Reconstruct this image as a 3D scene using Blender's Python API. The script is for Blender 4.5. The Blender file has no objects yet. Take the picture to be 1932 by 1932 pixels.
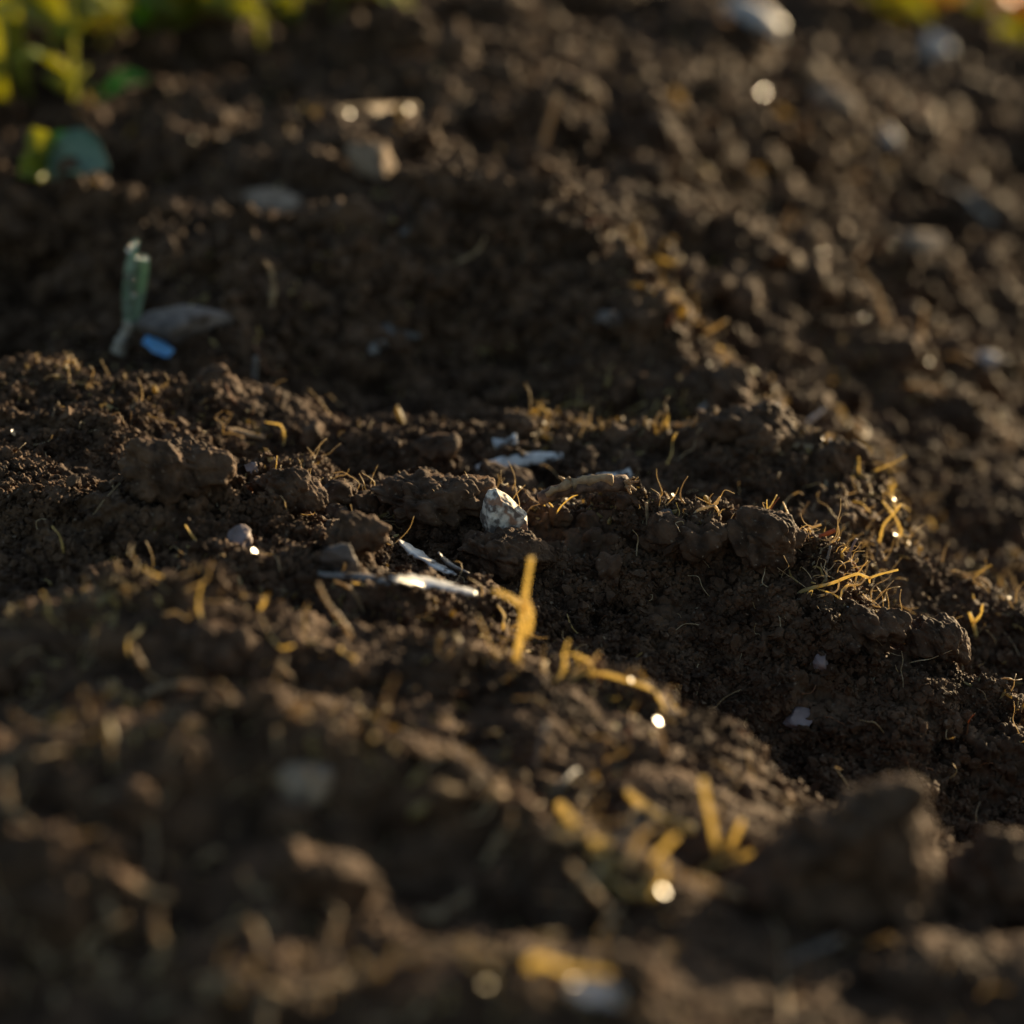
import bpy, bmesh, math, random
import numpy as np
from mathutils import Vector, Matrix

random.seed(11); RNG = np.random.default_rng(11)
sc = bpy.context.scene
COL = sc.collection
PI = math.pi

# ------------------------------------------------------------------ camera
CAM_H, PITCH, FOC = 0.30, math.radians(18), 85.0
T = 18.0 / FOC
CAM = np.array([0, 0, CAM_H])
FWD = np.array([0, math.cos(PITCH), -math.sin(PITCH)])
UPV = np.array([0, math.sin(PITCH), math.cos(PITCH)])
PXS = 1932.0                              # photo coordinates used below
SUN_AZ, SUN_EL = math.radians(40), math.radians(10)
SUN = np.array([math.sin(SUN_AZ)*math.cos(SUN_EL), math.cos(SUN_AZ)*math.cos(SUN_EL), math.sin(SUN_EL)])

def ray(px, py):
    return FWD + np.array([1, 0, 0])*((2*px/PXS-1)*T) + UPV*((1-2*py/PXS)*T)
def P(px, py, Y):                          # point on the ray at world distance Y
    r = ray(px, py); return CAM + r*(Y/r[1])
def project(V):
    q = V - CAM
    d = q@FWD
    d = np.where(d < 1e-4, 1e-4, d)
    return (q[:, 0]/d/T+1)*PXS/2, (1-(q@UPV)/d/T)*PXS/2, d

# ------------------------------------------------------------------ noise
def h2(i, j, k):
    n = (i.astype(np.int64)*374761393 + j.astype(np.int64)*668265263 + k*1274126177) & 0x7fffffff
    n = ((n ^ (n >> 13))*1274126177) & 0x7fffffff
    n = ((n ^ (n >> 16))*668265263) & 0x7fffffff
    return ((n ^ (n >> 15)) & 0xffffff).astype(np.float32)/np.float32(0xffffff)
def vnoise(x, y, k):
    i = np.floor(x); j = np.floor(y)
    fx = (x-i).astype(np.float32); fy = (y-j).astype(np.float32)
    fx = fx*fx*(3-2*fx); fy = fy*fy*(3-2*fy)
    i = i.astype(np.int32); j = j.astype(np.int32)
    a = h2(i, j, k); b = h2(i+1, j, k); c = h2(i, j+1, k); d = h2(i+1, j+1, k)
    return (a+(b-a)*fx+(c-a)*fy+(a-b-c+d)*fx*fy)*2-1
def fbm(x, y, k, n=4):
    s = 0; a = 1
    for o in range(n):
        s = s+a*vnoise(x*2**o+o*7.3, y*2**o-o*3.1, k+o); a *= .5
    return s
def domes(x, y, k, keep=.8):               # a pile of rounded crumbs, unit cell
    i0 = np.floor(x).astype(np.int32); j0 = np.floor(y).astype(np.int32)
    out = np.zeros(x.shape, np.float32)
    for di in (-1, 0, 1):
        for dj in (-1, 0, 1):
            i = i0+di; j = j0+dj
            cx = i+h2(i, j, k); cy = j+h2(i, j, k+1)
            r = .30+.62*h2(i, j, k+2)
            r = np.where(h2(i, j, k+3) < keep, r, .05)
            q = r*r-(x-cx)**2-(y-cy)**2
            np.maximum(out, np.sqrt(np.maximum(q, 0)).astype(np.float32), out=out)
    return out

# ------------------------------------------------------------------ the lie of the land: (photo x, photo y, distance)
CREST = [
 # left ledge over the dark hollow
 (-150,350,1.42),(0,345,1.42),(120,345,1.42),(230,352,1.41),(330,385,1.36),
 # middle mound
 (620,215,1.56),(800,225,1.56),(640,400,1.32),(880,300,1.43),(1010,365,1.33),(1180,440,1.29),(1270,560,1.24),(1380,700,1.17),
 # left mound
 (-150,690,1.07),(0,692,1.07),(100,680,1.07),(200,688,1.07),(310,725,1.06),(460,705,1.09),(560,735,1.08),
 # right hand ridge just behind focus
 (985,800,1.09),(1150,795,1.09),(1330,768,1.09),(1450,772,1.085),(1560,810,1.08),(1645,865,1.065),(1695,980,1.035),(1780,1080,1.01),(1932,1155,.99),(2100,1230,.97),
 # ridge in focus
 (470,905,.965),(540,900,.965),(690,945,.96),(790,905,.96),(880,925,.955),(1000,940,.95),(1100,942,.95),(1210,935,.95),(1310,962,.945),(1400,985,.94),(1480,988,.94),(1560,1018,.93),(1612,1090,.92),(1700,1170,.912),(1790,1203,.905),(1860,1270,.895),(1932,1345,.885),(2080,1450,.87),
 # left foreground mounds
 (150,930,.885),(300,850,.90),(385,880,.89),(440,935,.88),
 # lower left ridge
 (-100,1180,.73),(60,1145,.735),(200,1080,.745),(400,1075,.75),(560,1115,.75),(700,1150,.75),(850,1175,.75),(980,1205,.745),(1120,1225,.745),(1220,1258,.74),
 # front ridge
 (-50,1390,.625),(150,1325,.63),(380,1300,.635),(560,1345,.63),(700,1388,.625),(850,1432,.62),(980,1478,.615),(1070,1538,.61),(1180,1600,.60),(1260,1690,.59),
 # right front
 (1880,1590,.66),(2050,1590,.66),
]
CP = [
 (-200,20,2.7),(150,60,2.3),(500,60,2.2),(900,10,2.5),(1300,20,2.9),(1700,10,3.5),(2100,30,4.0),
 (-150,200,1.75),(150,200,1.75),(450,180,1.62),(800,150,1.72),(1150,130,1.95),(1500,150,2.2),(1900,200,2.7),(1250,300,1.65),
 (0,430,1.405),(150,440,1.395),(80,540,1.38),(0,640,1.33),(180,620,1.29),
 (400,420,1.33),(420,300,1.48),(700,360,1.37),(860,420,1.31),(1210,470,1.27),
 (500,520,1.25),(750,520,1.27),(1000,540,1.265),(1180,580,1.22),
 (300,590,1.20),(450,640,1.18),(700,660,1.215),(950,690,1.22),(1150,700,1.19),
 (620,765,1.10),(850,790,1.16),(1000,765,1.185),(700,860,1.045),(820,880,1.035),
 (1420,430,1.47),(1650,330,2.15),(1900,420,2.1),(1500,600,1.46),(1750,620,1.75),(2000,640,1.85),(1650,760,1.36),(1900,860,1.42),(2100,860,1.5),
 (335,780,1.045),(60,790,1.01),(250,810,.99),(450,830,1.03),(590,860,1.01),(-100,860,.95),(100,880,.94),
 (1720,900,1.28),(1600,790,1.30),(1760,1040,1.18),(1200,860,1.06),(1400,880,1.05),(1560,930,1.03),(1500,970,1.00),(1900,1080,1.2),
 (1650,1080,.985),(1800,1180,.96),
 (750,1010,.93),(900,1040,.92),(1100,1010,.932),(1300,1060,.918),(1450,1120,.908),(1600,1200,.895),(1750,1290,.88),(1880,1400,.865),
 (850,1125,.80),(950,1100,.89),(1100,1180,.885),(1300,1260,.875),(1500,1340,.866),(1700,1420,.855),(1880,1540,.845),(1330,1400,.85),(1550,1480,.838),(1830,1590,.82),
 (250,930,.878),(330,1020,.855),(580,985,.90),(680,990,.895),(0,1040,.855),(80,1080,.84),(-100,1000,.88),
 (560,1060,.82),(700,1080,.805),(180,1050,.82),(420,1045,.825),
 (1255,1350,.735),(150,1240,.715),(400,1230,.715),(700,1270,.712),(950,1300,.712),(1150,1360,.71),(1180,1440,.70),
 (300,1280,.69),(750,1360,.685),(1000,1440,.675),(1200,1530,.66),(1350,1560,.66),(1420,1620,.63),
 (200,1480,.610),(450,1530,.608),(700,1600,.612),(950,1690,.604),(1150,1760,.590),(700,1700,.60),(950,1760,.585),(200,1580,.575),(450,1640,.582),(1300,1820,.56),
 (0,1560,.57),(0,1800,.54),(300,1750,.552),(600,1800,.56),(850,1785,.545),(1000,1800,.54),(1150,1850,.53),(400,1950,.515),(900,1960,.515),(1300,1960,.505),
 (1460,1600,.64),(1790,1620,.70),(1600,1750,.60),(1800,1720,.62),(1932,1730,.62),(1600,1850,.565),(1850,1880,.57),(2100,1800,.59),
]
CP += CREST+[(x, y+34*(1+.3*(Y_ < .8)), Y_*1.062) for x, y, Y_ in CREST]      # each crest drops away behind
A = np.array([P(*c) for c in CP])
cxy, cz = A[:, :2], A[:, 2]
# hold the surroundings level
far = [(x, y, z) for x, y, z in [(-1.2,.3,0.0),(-1.5,1.2,.02),(-1.8,2.2,0),(-2,4,0),(0,5,-.05),(2,5,-.2),(3.5,4,-.25),(2.5,2.5,-.2),(1.8,1.4,-.16),(1.2,.8,-.1),(.8,.3,-.06),(-.5,.3,-.01),(0,.1,-.02),(.4,.1,-.03),(-.4,-.3,0),(.4,-.3,-.03),(0,-1,0),(-.45,.75,.0),(-.55,1.1,.02)]]
F = np.array(far)
cxy = np.vstack([cxy, F[:, :2]]); cz = np.concatenate([cz, F[:, 2]])
def solve():
    n = len(cz)
    K = np.sqrt(((cxy[:, None]-cxy[None])**2).sum(2))
    M = np.zeros((n+1, n+1)); M[:n, :n] = K-np.eye(n)*.0012; M[n, :n] = 1; M[:n, n] = 1   # a little smoothing
    return np.linalg.solve(M, np.concatenate([cz, [0]]))
W = solve()
def macro(x, y):
    out = np.empty(x.size); xf = x.ravel(); yf = y.ravel()
    for s in range(0, xf.size, 20000):
        q = np.sqrt((xf[s:s+20000, None]-cxy[None, :, 0])**2+(yf[s:s+20000, None]-cxy[None, :, 1])**2+1e-6)
        out[s:s+20000] = q@W[:-1]+W[-1]
    return out.reshape(x.shape)

# ------------------------------------------------------------------ ground mesh: fine where the lens looks, coarse to the horizon
rows = np.concatenate([
    -np.geomspace(60, .05, 16), np.linspace(.0, .30, 20, endpoint=False), np.linspace(.30, .44, 90, endpoint=False),
    np.linspace(.44, 1.16, 1250, endpoint=False), np.linspace(1.16, 2.2, 800, endpoint=False),
    np.linspace(2.2, 3.8, 350, endpoint=False), np.geomspace(3.8, 80, 190)])
NC = 1100
s = np.linspace(-1, 1, NC); og = np.geomspace(.02, 90, 34)
halfw = .32*np.clip(np.abs(rows), .42, 4.2)
X = np.empty((len(rows), NC+2*len(og)))
X[:, len(og):len(og)+NC] = s[None]*halfw[:, None]
X[:, :len(og)] = -(halfw[:, None]+og[::-1][None]); X[:, len(og)+NC:] = halfw[:, None]+og[None]
Y = np.repeat(rows[:, None], X.shape[1], 1)
# macro height is evaluated on a lattice then read bilinearly
gx = np.linspace(-1.6, 1.6, 500); gy = np.linspace(-.4, 4.2, 720)
GX, GY = np.meshgrid(gx, gy); GZ = macro(GX, GY)
def bil(x, y):
    fx = np.clip((x-gx[0])/(gx[1]-gx[0]), 0, len(gx)-1.001); fy = np.clip((y-gy[0])/(gy[1]-gy[0]), 0, len(gy)-1.001)
    i = fx.astype(int); j = fy.astype(int); u = fx-i; v = fy-j
    return GZ[j, i]*(1-u)*(1-v)+GZ[j, i+1]*u*(1-v)+GZ[j+1, i]*(1-u)*v+GZ[j+1, i+1]*u*v
Z = bil(X, Y)
edge = np.clip((np.abs(X)-1.2)/6, 0, 1)
Z = Z*(1-edge)+edge*(-.1)
def nrm(X, Y, Z):
    V = np.stack([X, Y, Z], -1)
    du = np.gradient(V, axis=1); dv = np.gradient(V, axis=0)
    n = np.cross(du, dv); return n/np.maximum(np.linalg.norm(n, axis=-1, keepdims=True), 1e-12)
fade = np.clip(1-(np.abs(X)-.9*np.maximum(halfw[:, None], .3))/(.5), 0, 1)*np.clip((Y+.2)/.4, 0, 1)*np.clip((9-Y)/2.0, 0, 1)
def displace(X, Y, Z, f, amp):
    N = nrm(X, Y, Z); k = (f*amp*fade)[..., None]
    return X+N[..., 0]*k[..., 0], Y+N[..., 1]*k[..., 0], Z+N[..., 2]*k[..., 0]
def warp(X, Y, Z, c, k):
    u = X/c; v = (Y+.9*Z)/c
    return u+.35*vnoise(u*.9, v*.9, k), v+.35*vnoise(u*.9+9, v*.9, k+1)
far_amp = np.clip((Y-1.1)/1.0, 0, 1); fr = np.clip((.80-Y)/.12, 0, 1)
Z = Z+fade*fbm(X/.11, (Y+Z)/.11, 3, 5)*(.0035+.014*far_amp)
mid = np.clip((Y-1.08)/.15, 0, 1)
u, v = warp(X, Y, Z, .085, 15); X, Y, Z = displace(X, Y, Z, domes(u, v, 17, .6)-.35, .010*mid+.040*far_amp+.007*fr)
u, v = warp(X, Y, Z, .034, 21); X, Y, Z = displace(X, Y, Z, domes(u, v, 31, .5)-.35, .008+.006*mid+.008*far_amp+.002*fr)
u, v = warp(X, Y, Z, .015, 41); X, Y, Z = displace(X, Y, Z, domes(u, v, 51, .55)-.35, .0050+.0015*mid+.002*far_amp-.0022*fr)
rough = np.clip(.75+.7*vnoise(X/.03, (Y+Z)/.03, 77), .5, 1.4)
u, v = X/.010, (Y+.9*Z)/.010; X, Y, Z = displace(X, Y, Z, fbm(u, v, 141, 4), .0016+.002*far_amp)
u, v = warp(X, Y, Z, .0062, 61); X, Y, Z = displace(X, Y, Z, (domes(u, v, 71, .7)-.35)*rough*(1-.75*fr), .0040)
u, v = warp(X, Y, Z, .0030, 81); X, Y, Z = displace(X, Y, Z, (domes(u, v, 91, .8)-.4)*rough*(1-.6*fr), .0022)
near = np.clip((1.5-Y)/.3, 0, 1)
u, v = warp(X, Y, Z, .0015, 101); X, Y, Z = displace(X, Y, Z, (domes(u, v, 111, .85)-.4)*near, .0012)
u, v = X/.0018, (Y+.9*Z)/.0018; X, Y, Z = displace(X, Y, Z, fbm(u, v, 151, 2)*near, .00035)
NRM = nrm(X, Y, Z)
VERT = np.stack([X, Y, Z], -1).reshape(-1, 3)
NRMF = NRM.reshape(-1, 3)
R_, C_ = X.shape
i = np.arange(R_-1)[:, None]*C_+np.arange(C_-1)[None]
QUAD = np.stack([i, i+1, i+C_+1, i+C_], -1).reshape(-1, 4)

def np_mesh(name, V, Q, smooth=True):
    me = bpy.data.meshes.new(name); n = Q.shape[1]
    me.vertices.add(len(V)); me.vertices.foreach_set('co', np.ascontiguousarray(V, np.float32).ravel())
    me.loops.add(Q.size); me.loops.foreach_set('vertex_index', np.ascontiguousarray(Q, np.int32).ravel())
    me.polygons.add(len(Q)); me.polygons.foreach_set('loop_start', np.arange(0, Q.size, n, dtype=np.int32))
    me.polygons.foreach_set('use_smooth', np.full(len(Q), smooth))
    me.update(calc_edges=True); return me

# depth buffer: where each photo position meets the ground
BR = 483
bx, by, bd = project(VERT)
ok = (VERT[:, 1] > .3) & (bx > 0) & (bx < PXS) & (by > 0) & (by < PXS)
idx = np.nonzero(ok)[0]
cell = (by[idx]/PXS*BR).astype(int)*BR+(bx[idx]/PXS*BR).astype(int)
order = np.lexsort((-bd[idx], cell))
HIT = np.full(BR*BR, -1, np.int64); HIT[cell[order]] = idx[order]
HIT = HIT.reshape(BR, BR)
def hit(px, py):
    a = int(min(max(py, 1), PXS-2)/PXS*BR); b = int(min(max(px, 1), PXS-2)/PXS*BR)
    for r in range(0, 12):
        w = HIT[max(0, a-r):a+r+1, max(0, b-r):b+r+1]; w = w[w >= 0]
        if len(w):
            return int(w[np.argmin(((bx[w]-px)**2+(by[w]-py)**2)+1e5*np.maximum(0, bd[w]-bd[w].min()-.03))])
    return int(idx[0])
def G(px, py):
    return VERT[hit(px, py)].copy()
def GN(px, py):
    k = hit(px, py); return VERT[k].copy(), NRMF[k].copy()

# ------------------------------------------------------------------ materials
def mat(name, c1, c2, scale=200, rough=.85, spec=.3, bump=.0, bscale=800, transl=0, detail=4, ramp=(.35, .65), tcol=None, speck=None):
    m = bpy.data.materials.new(name); m.use_nodes = True
    nt = m.node_tree; N = nt.nodes; L = nt.links; b = N['Principled BSDF']; out = N['Material Output']
    tc = N.new('ShaderNodeTexCoord'); no = N.new('ShaderNodeTexNoise'); no.inputs['Scale'].default_value = scale
    no.inputs['Detail'].default_value = detail; L.new(tc.outputs['Object'], no.inputs['Vector'])
    cr = N.new('ShaderNodeValToRGB'); e = cr.color_ramp.elements
    e[0].position, e[1].position = ramp; e[0].color = (*c1, 1); e[1].color = (*c2, 1)
    L.new(no.outputs['Fac'], cr.inputs['Fac']); colour = cr.outputs['Color']
    if speck:
        n2 = N.new('ShaderNodeTexNoise'); n2.inputs['Scale'].default_value = speck[1]; n2.inputs['Detail'].default_value = 2
        L.new(tc.outputs['Object'], n2.inputs['Vector'])
        r2 = N.new('ShaderNodeValToRGB'); r2.color_ramp.elements[0].position = speck[2]; r2.color_ramp.elements[1].position = speck[2]+.06
        L.new(n2.outputs['Fac'], r2.inputs['Fac'])
        mx = N.new('ShaderNodeMixRGB'); mx.inputs[2].default_value = (*speck[0], 1)
        L.new(r2.outputs['Color'], mx.inputs[0]); L.new(colour, mx.inputs[1]); colour = mx.outputs[0]
    L.new(colour, b.inputs['Base Color'])
    b.inputs['Roughness'].default_value = rough; b.inputs['Specular IOR Level'].default_value = spec
    if bump:
        n3 = N.new('ShaderNodeTexNoise'); n3.inputs['Scale'].default_value = bscale; n3.inputs['Detail'].default_value = 3
        L.new(tc.outputs['Object'], n3.inputs['Vector'])
        bp = N.new('ShaderNodeBump'); bp.inputs['Strength'].default_value = bump; bp.inputs['Distance'].default_value = .0006
        L.new(n3.outputs['Fac'], bp.inputs['Height']); L.new(bp.outputs['Normal'], b.inputs['Normal'])
    if transl:
        tr = N.new('ShaderNodeBsdfTranslucent'); ms = N.new('ShaderNodeMixShader'); ms.inputs[0].default_value = transl
        if tcol: tr.inputs['Color'].default_value = (*tcol, 1)
        else: L.new(colour, tr.inputs['Color'])
        L.new(b.outputs[0], ms.inputs[1]); L.new(tr.outputs[0], ms.inputs[2]); L.new(ms.outputs[0], out.inputs['Surface'])
    return m
M = dict(
 soil=mat('dark_soil', (.034,.0188,.0102), (.114,.066,.037), 70, .74, .10, .7, 1500, speck=((.17,.125,.085), 420, .67)),
 clod=mat('soil_clod', (.034,.019,.0104), (.116,.067,.038), 120, .74, .10, .8, 1600, speck=((.17,.125,.085), 500, .67)),
 root=mat('golden_root', (.30,.21,.09), (.64,.50,.25), 160, .45, .5, .6, 900, .58, tcol=(.98,.80,.36), speck=((.11,.065,.03), 190, .62)),
 tan=mat('tan_fibre', (.16,.11,.06), (.36,.26,.15), 200, .5, .4, .5, 900, .35, tcol=(.72,.54,.28), speck=((.06,.04,.025), 190, .57)),
 pale=mat('pale_fibre', (.28,.21,.12), (.60,.49,.32), 200, .45, .5, .3, 900, .42, tcol=(.88,.70,.36)),
 fleck=mat('organic_fleck', (.07,.05,.022), (.36,.27,.11), 60, .45, .45, .4, 900, .38, tcol=(.66,.50,.15)),
 rust=mat('rusty_fibre', (.11,.05,.02), (.24,.12,.05), 200, .6, .4, .3, 900, .30, tcol=(.55,.22,.05)),
 straw=mat('pale_straw', (.26,.21,.15), (.46,.40,.31), 220, .45, .5, .5, 700, .18, speck=((.07,.045,.03), 150, .55)),
 silver=mat('silvery_straw', (.46,.44,.41), (.78,.75,.70), 120, .30, .8, .5, 500, .15, speck=((.09,.06,.04), 170, .58)),
 greystraw=mat('grey_straw', (.10,.088,.075), (.23,.205,.18), 180, .5, .5, .5, 700, .08, speck=((.05,.033,.022), 140, .54)),
 bark=mat('dark_bark', (.035,.018,.011), (.15,.085,.05), 300, .75, .35, .9, 900),
 wood=mat('splintered_wood', (.26,.17,.09), (.50,.36,.20), 300, .6, .35, .8, 900, .35, speck=((.08,.05,.03), 170, .64)),
 stone=mat('speckled_stone', (.15,.115,.09), (.76,.66,.52), 330, .7, .4, .7, 500, detail=6, ramp=(.42,.58), speck=((.30,.16,.09), 130, .60)),
 palestone=mat('pale_stone', (.15,.105,.072), (.34,.25,.17), 60, .85, .25, .9, 300, speck=((.08,.055,.04), 45, .62)),
 greystone=mat('grey_stone', (.07,.055,.047), (.16,.13,.11), 90, .8, .3, .8, 400, speck=((.05,.035,.025), 60, .58)),
 pinkstone=mat('pink_stone', (.14,.10,.09), (.24,.18,.165), 90, .7, .4, .5, 400),
 whitestone=mat('whitish_stone', (.36,.31,.27), (.60,.53,.47), 60, .5, .5, .6, 300, speck=((.07,.05,.04), 50, .60)),
 flake=mat('shiny_mineral', (.20,.14,.08), (.36,.26,.15), 300, .33, .6),
 blue=mat('blue_plastic', (.30,.64,.90), (.42,.74,.95), 150, .3, .5, .3, 300, .6, tcol=(.16,.62,1.0)),
 leaf=mat('green_leaf', (.09,.13,.018), (.19,.23,.03), 40, .5, .4, .3, 200, .5, tcol=(.62,.60,.07)),
 darkleaf=mat('dark_green_leaf', (.05,.13,.03), (.08,.19,.05), 40, .45, .45, .3, 200, .40, tcol=(.14,.34,.05)),
 blueleaf=mat('bluish_leaf', (.07,.115,.075), (.13,.18,.13), 40, .4, .5, .3, 200, .20, tcol=(.12,.25,.15)),
 shoot=mat('green_shoot', (.14,.22,.15), (.28,.36,.26), 60, .35, .5, .2, 300, .25, tcol=(.18,.32,.12)),
 petal=mat('yellow_petal', (.80,.52,.02), (.92,.66,.05), 60, .5, .3, 0, 1, .45, tcol=(.9,.60,.03)),
 orange=mat('orange_petal', (.60,.20,.02), (.75,.30,.03), 60, .5, .3, 0, 1, .4, tcol=(.8,.28,.02)),
 dew=None)
dm = bpy.data.materials.new('dew'); dm.use_nodes = True
pb = dm.node_tree.nodes['Principled BSDF']; pb.inputs['Transmission Weight'].default_value = 1; pb.inputs['IOR'].default_value = 1.33; pb.inputs['Roughness'].default_value = .16
M['dew'] = dm

# ------------------------------------------------------------------ object helpers
def link(name, me, m, parent=None):
    o = bpy.data.objects.new(name, me); COL.objects.link(o)
    if m is not None and not me.materials: me.materials.append(m)
    if parent is not None: o.parent = parent
    return o
def tag(o, label, cat, group=None):
    o['label'] = label; o['category'] = cat
    if group: o['group'] = group
    return o
def recentre(o, at):                       # mesh given in world space: put the origin at its base
    at = Vector(at); o.data.transform(Matrix.Translation(-at)); o.location = at
    return o
def empty(name, at):
    e = bpy.data.objects.new(name, None); COL.objects.link(e); e.location = Vector(at); e.empty_display_size = .005; return e
def under(o, e):                           # child mesh given in world space
    o.data.transform(Matrix.Translation(-e.location)); o.parent = e
    return o
def smooth_path(pts, n=6):
    p = [np.array(q, float) for q in pts]
    if len(p) < 3: return [p[0]+(p[1]-p[0])*t for t in np.linspace(0, 1, n+1)]
    q = [2*p[0]-p[1]]+p+[2*p[-1]-p[-2]]; out = []
    for k in range(1, len(q)-2):
        a, b, c, d = q[k-1:k+3]
        for t in np.linspace(0, 1, n, endpoint=False):
            out.append(.5*(2*b+(c-a)*t+(2*a-5*b+4*c-d)*t*t+(3*b-a-3*c+d)*t**3))
    out.append(p[-1]); return out
def tube_data(pts, r0, r1, seg=8, jit=.10, flat=1.0, n=6, seed=0):
    rg = np.random.default_rng(seed+int(abs(pts[0][0])*1e5))
    c = smooth_path(pts, n); k = len(c); V = []; Fc = []
    prev = None
    for a in range(k):
        t = c[min(a+1, k-1)]-c[max(a-1, 0)]; t = t/max(np.linalg.norm(t), 1e-9)
        ref = prev if prev is not None else np.array([.3, -.5, .8])
        nx = ref-t*(ref@t); nx /= max(np.linalg.norm(nx), 1e-9); ny = np.cross(t, nx); prev = nx
        f = a/(k-1); r = (r0+(r1-r0)*f)*(1+jit*rg.normal())
        w = rg.normal(size=3)*r*jit*.8
        for e in range(seg):
            th = 2*PI*e/seg; V.append(c[a]+w+nx*math.cos(th)*r*flat+ny*math.sin(th)*r)
    for a in range(k-1):
        for e in range(seg):
            e2 = (e+1) % seg; Fc.append((a*seg+e, a*seg+e2, (a+1)*seg+e2, (a+1)*seg+e))
    Fc.append(tuple(range(seg))[::-1]); Fc.append(tuple(range((k-1)*seg, k*seg)))
    return V, Fc
def tube(name, pts, r0, r1, m, **kw):
    V, Fc = tube_data(pts, r0, r1, **kw)
    me = bpy.data.meshes.new(name); me.from_pydata([tuple(x) for x in V], [], Fc)
    me.polygons.foreach_set('use_smooth', [True]*len(me.polygons)); me.update()
    return link(name, me, m)
def pathpx(spec):                          # [(px,py,dY),...]; first point sits on the ground, the rest keep its distance plus dY
    g = G(spec[0][0], spec[0][1]); y0 = g[1]+(spec[0][2] if len(spec[0]) > 2 else 0)
    return [P(q[0], q[1], y0+(q[2] if len(q) > 2 else 0)) for q in spec]
def pxsize(px, py):                        # metres per photo pixel at the ground there
    g = G(px, py); return 2*T*((g-CAM)@FWD)/PXS
def onground(spec, r, lie=False):          # starts on the ground and never sinks into it
    gy = [G(q[0], q[1])[1]-r*1.1 for q in spec]
    if lie: y0 = float(np.median(gy))
    else: y0 = gy[0]
    return [P(q[0], q[1], min(y0+(q[2] if len(q) > 2 else 0), g)) for q, g in zip(spec, gy)]
def drape(spec, lift=.0015, n=9):
    a = np.array([q[:2] for q in spec], float); t = np.linspace(0, len(a)-1, n)
    xy = np.stack([np.interp(t, range(len(a)), a[:, 0]), np.interp(t, range(len(a)), a[:, 1])], 1)
    gy = np.array([G(*q)[1] for q in xy]); gm = np.array([np.median(gy[max(0, k-2):k+3]) for k in range(n)])
    gs = np.convolve(np.pad(gm, 2, 'edge'), np.ones(5)/5, 'valid')
    return [P(*q, y_-lift*2) for q, y_ in zip(xy, gs)]
def strand(name, spec, wpx, m, label, cat, group=None, tip=.6, side=None, flat=1.0, y=None, jit=.17):
    r = (.76 if wpx < 12 else .60)*wpx*pxsize(*spec[0][:2])/2; pts = onground(spec, r)
    d0 = pts[0]-pts[1]; d0 = d0/max(np.linalg.norm(d0), 1e-9); d0 = d0*.5+np.array([0, .1, -.6])
    body = [pts[0]+d0*.006]+pts
    o = tube(name, body, r, r*tip, m, flat=flat, jit=jit); recentre(o, pts[0]); tag(o, label, cat, group)
    if side:
        for sp in side:
            yb = min(pts, key=lambda v: abs(project(v[None])[0][0]-sp[0][0])+abs(project(v[None])[1][0]-sp[0][1]))[1]
            sp_pts = [P(q[0], q[1], min(yb, G(q[0], q[1])[1]-r)) for q in sp]
            c = tube('side_root', sp_pts, r*.8, r*.4, m, jit=jit); c.data.transform(Matrix.Translation(-o.location)); c.parent = o
    return o
def n3(V, s, k):                            # cheap 3-D noise on point arrays
    return (vnoise(V[:, 0]*s+V[:, 2]*s*.37, V[:, 1]*s-V[:, 2]*s*.71, k)+vnoise(V[:, 1]*s+3.3, V[:, 2]*s+V[:, 0]*s*.21, k+5)+vnoise(V[:, 2]*s-7.1, V[:, 0]*s+V[:, 1]*s*.33, k+9))/1.7
def ico(sub):
    bm = bmesh.new(); bmesh.ops.create_icosphere(bm, subdivisions=sub, radius=1)
    V = np.array([v.co[:] for v in bm.verts]); Q = np.array([[v.index for v in f.verts] for f in bm.faces]); bm.free(); return V, Q
ICO = {k: ico(k) for k in (1, 2, 3, 4, 5, 6)}
def crumb_up(V, N, seed, amp=1.0):
    for cs, am, k in ((.0075, .0042, 1), (.0036, .0028, 2), (.0017, .0014, 3)):
        w = V/cs
        d = np.maximum(domes(w[:, 0]+.6*w[:, 2], w[:, 1]-.5*w[:, 2], seed*7+k, .75), domes(w[:, 2]+11, w[:, 0]+.7*w[:, 1], seed*7+k+40, .6)*.9)
        V = V+N*((d-.3)*am*amp)[:, None]
    return V+N*((n3(V, 700, seed)*.0004+n3(V, 1500, seed+2)*.00025)*amp)[:, None]
def clod_mesh(seed, size, sub=5, lump=.30):
    N, Q = ICO[sub]; rg = np.random.default_rng(seed); V = N.copy()
    for _ in range(6):
        n = rg.normal(size=3); n /= np.linalg.norm(n); V -= np.maximum(V@n-rg.uniform(.5, .85), 0)[:, None]*n*.85
    V = V*1.15+N*(lump*.8*n3(N, 1.6, seed)+lump*.5*n3(N, 3.7, seed+3))[:, None]
    V = crumb_up(V*np.array(size), N, seed, min(1.0, np.mean(size)/.009))
    return np_mesh('soil_clod', V, Q)
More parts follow.
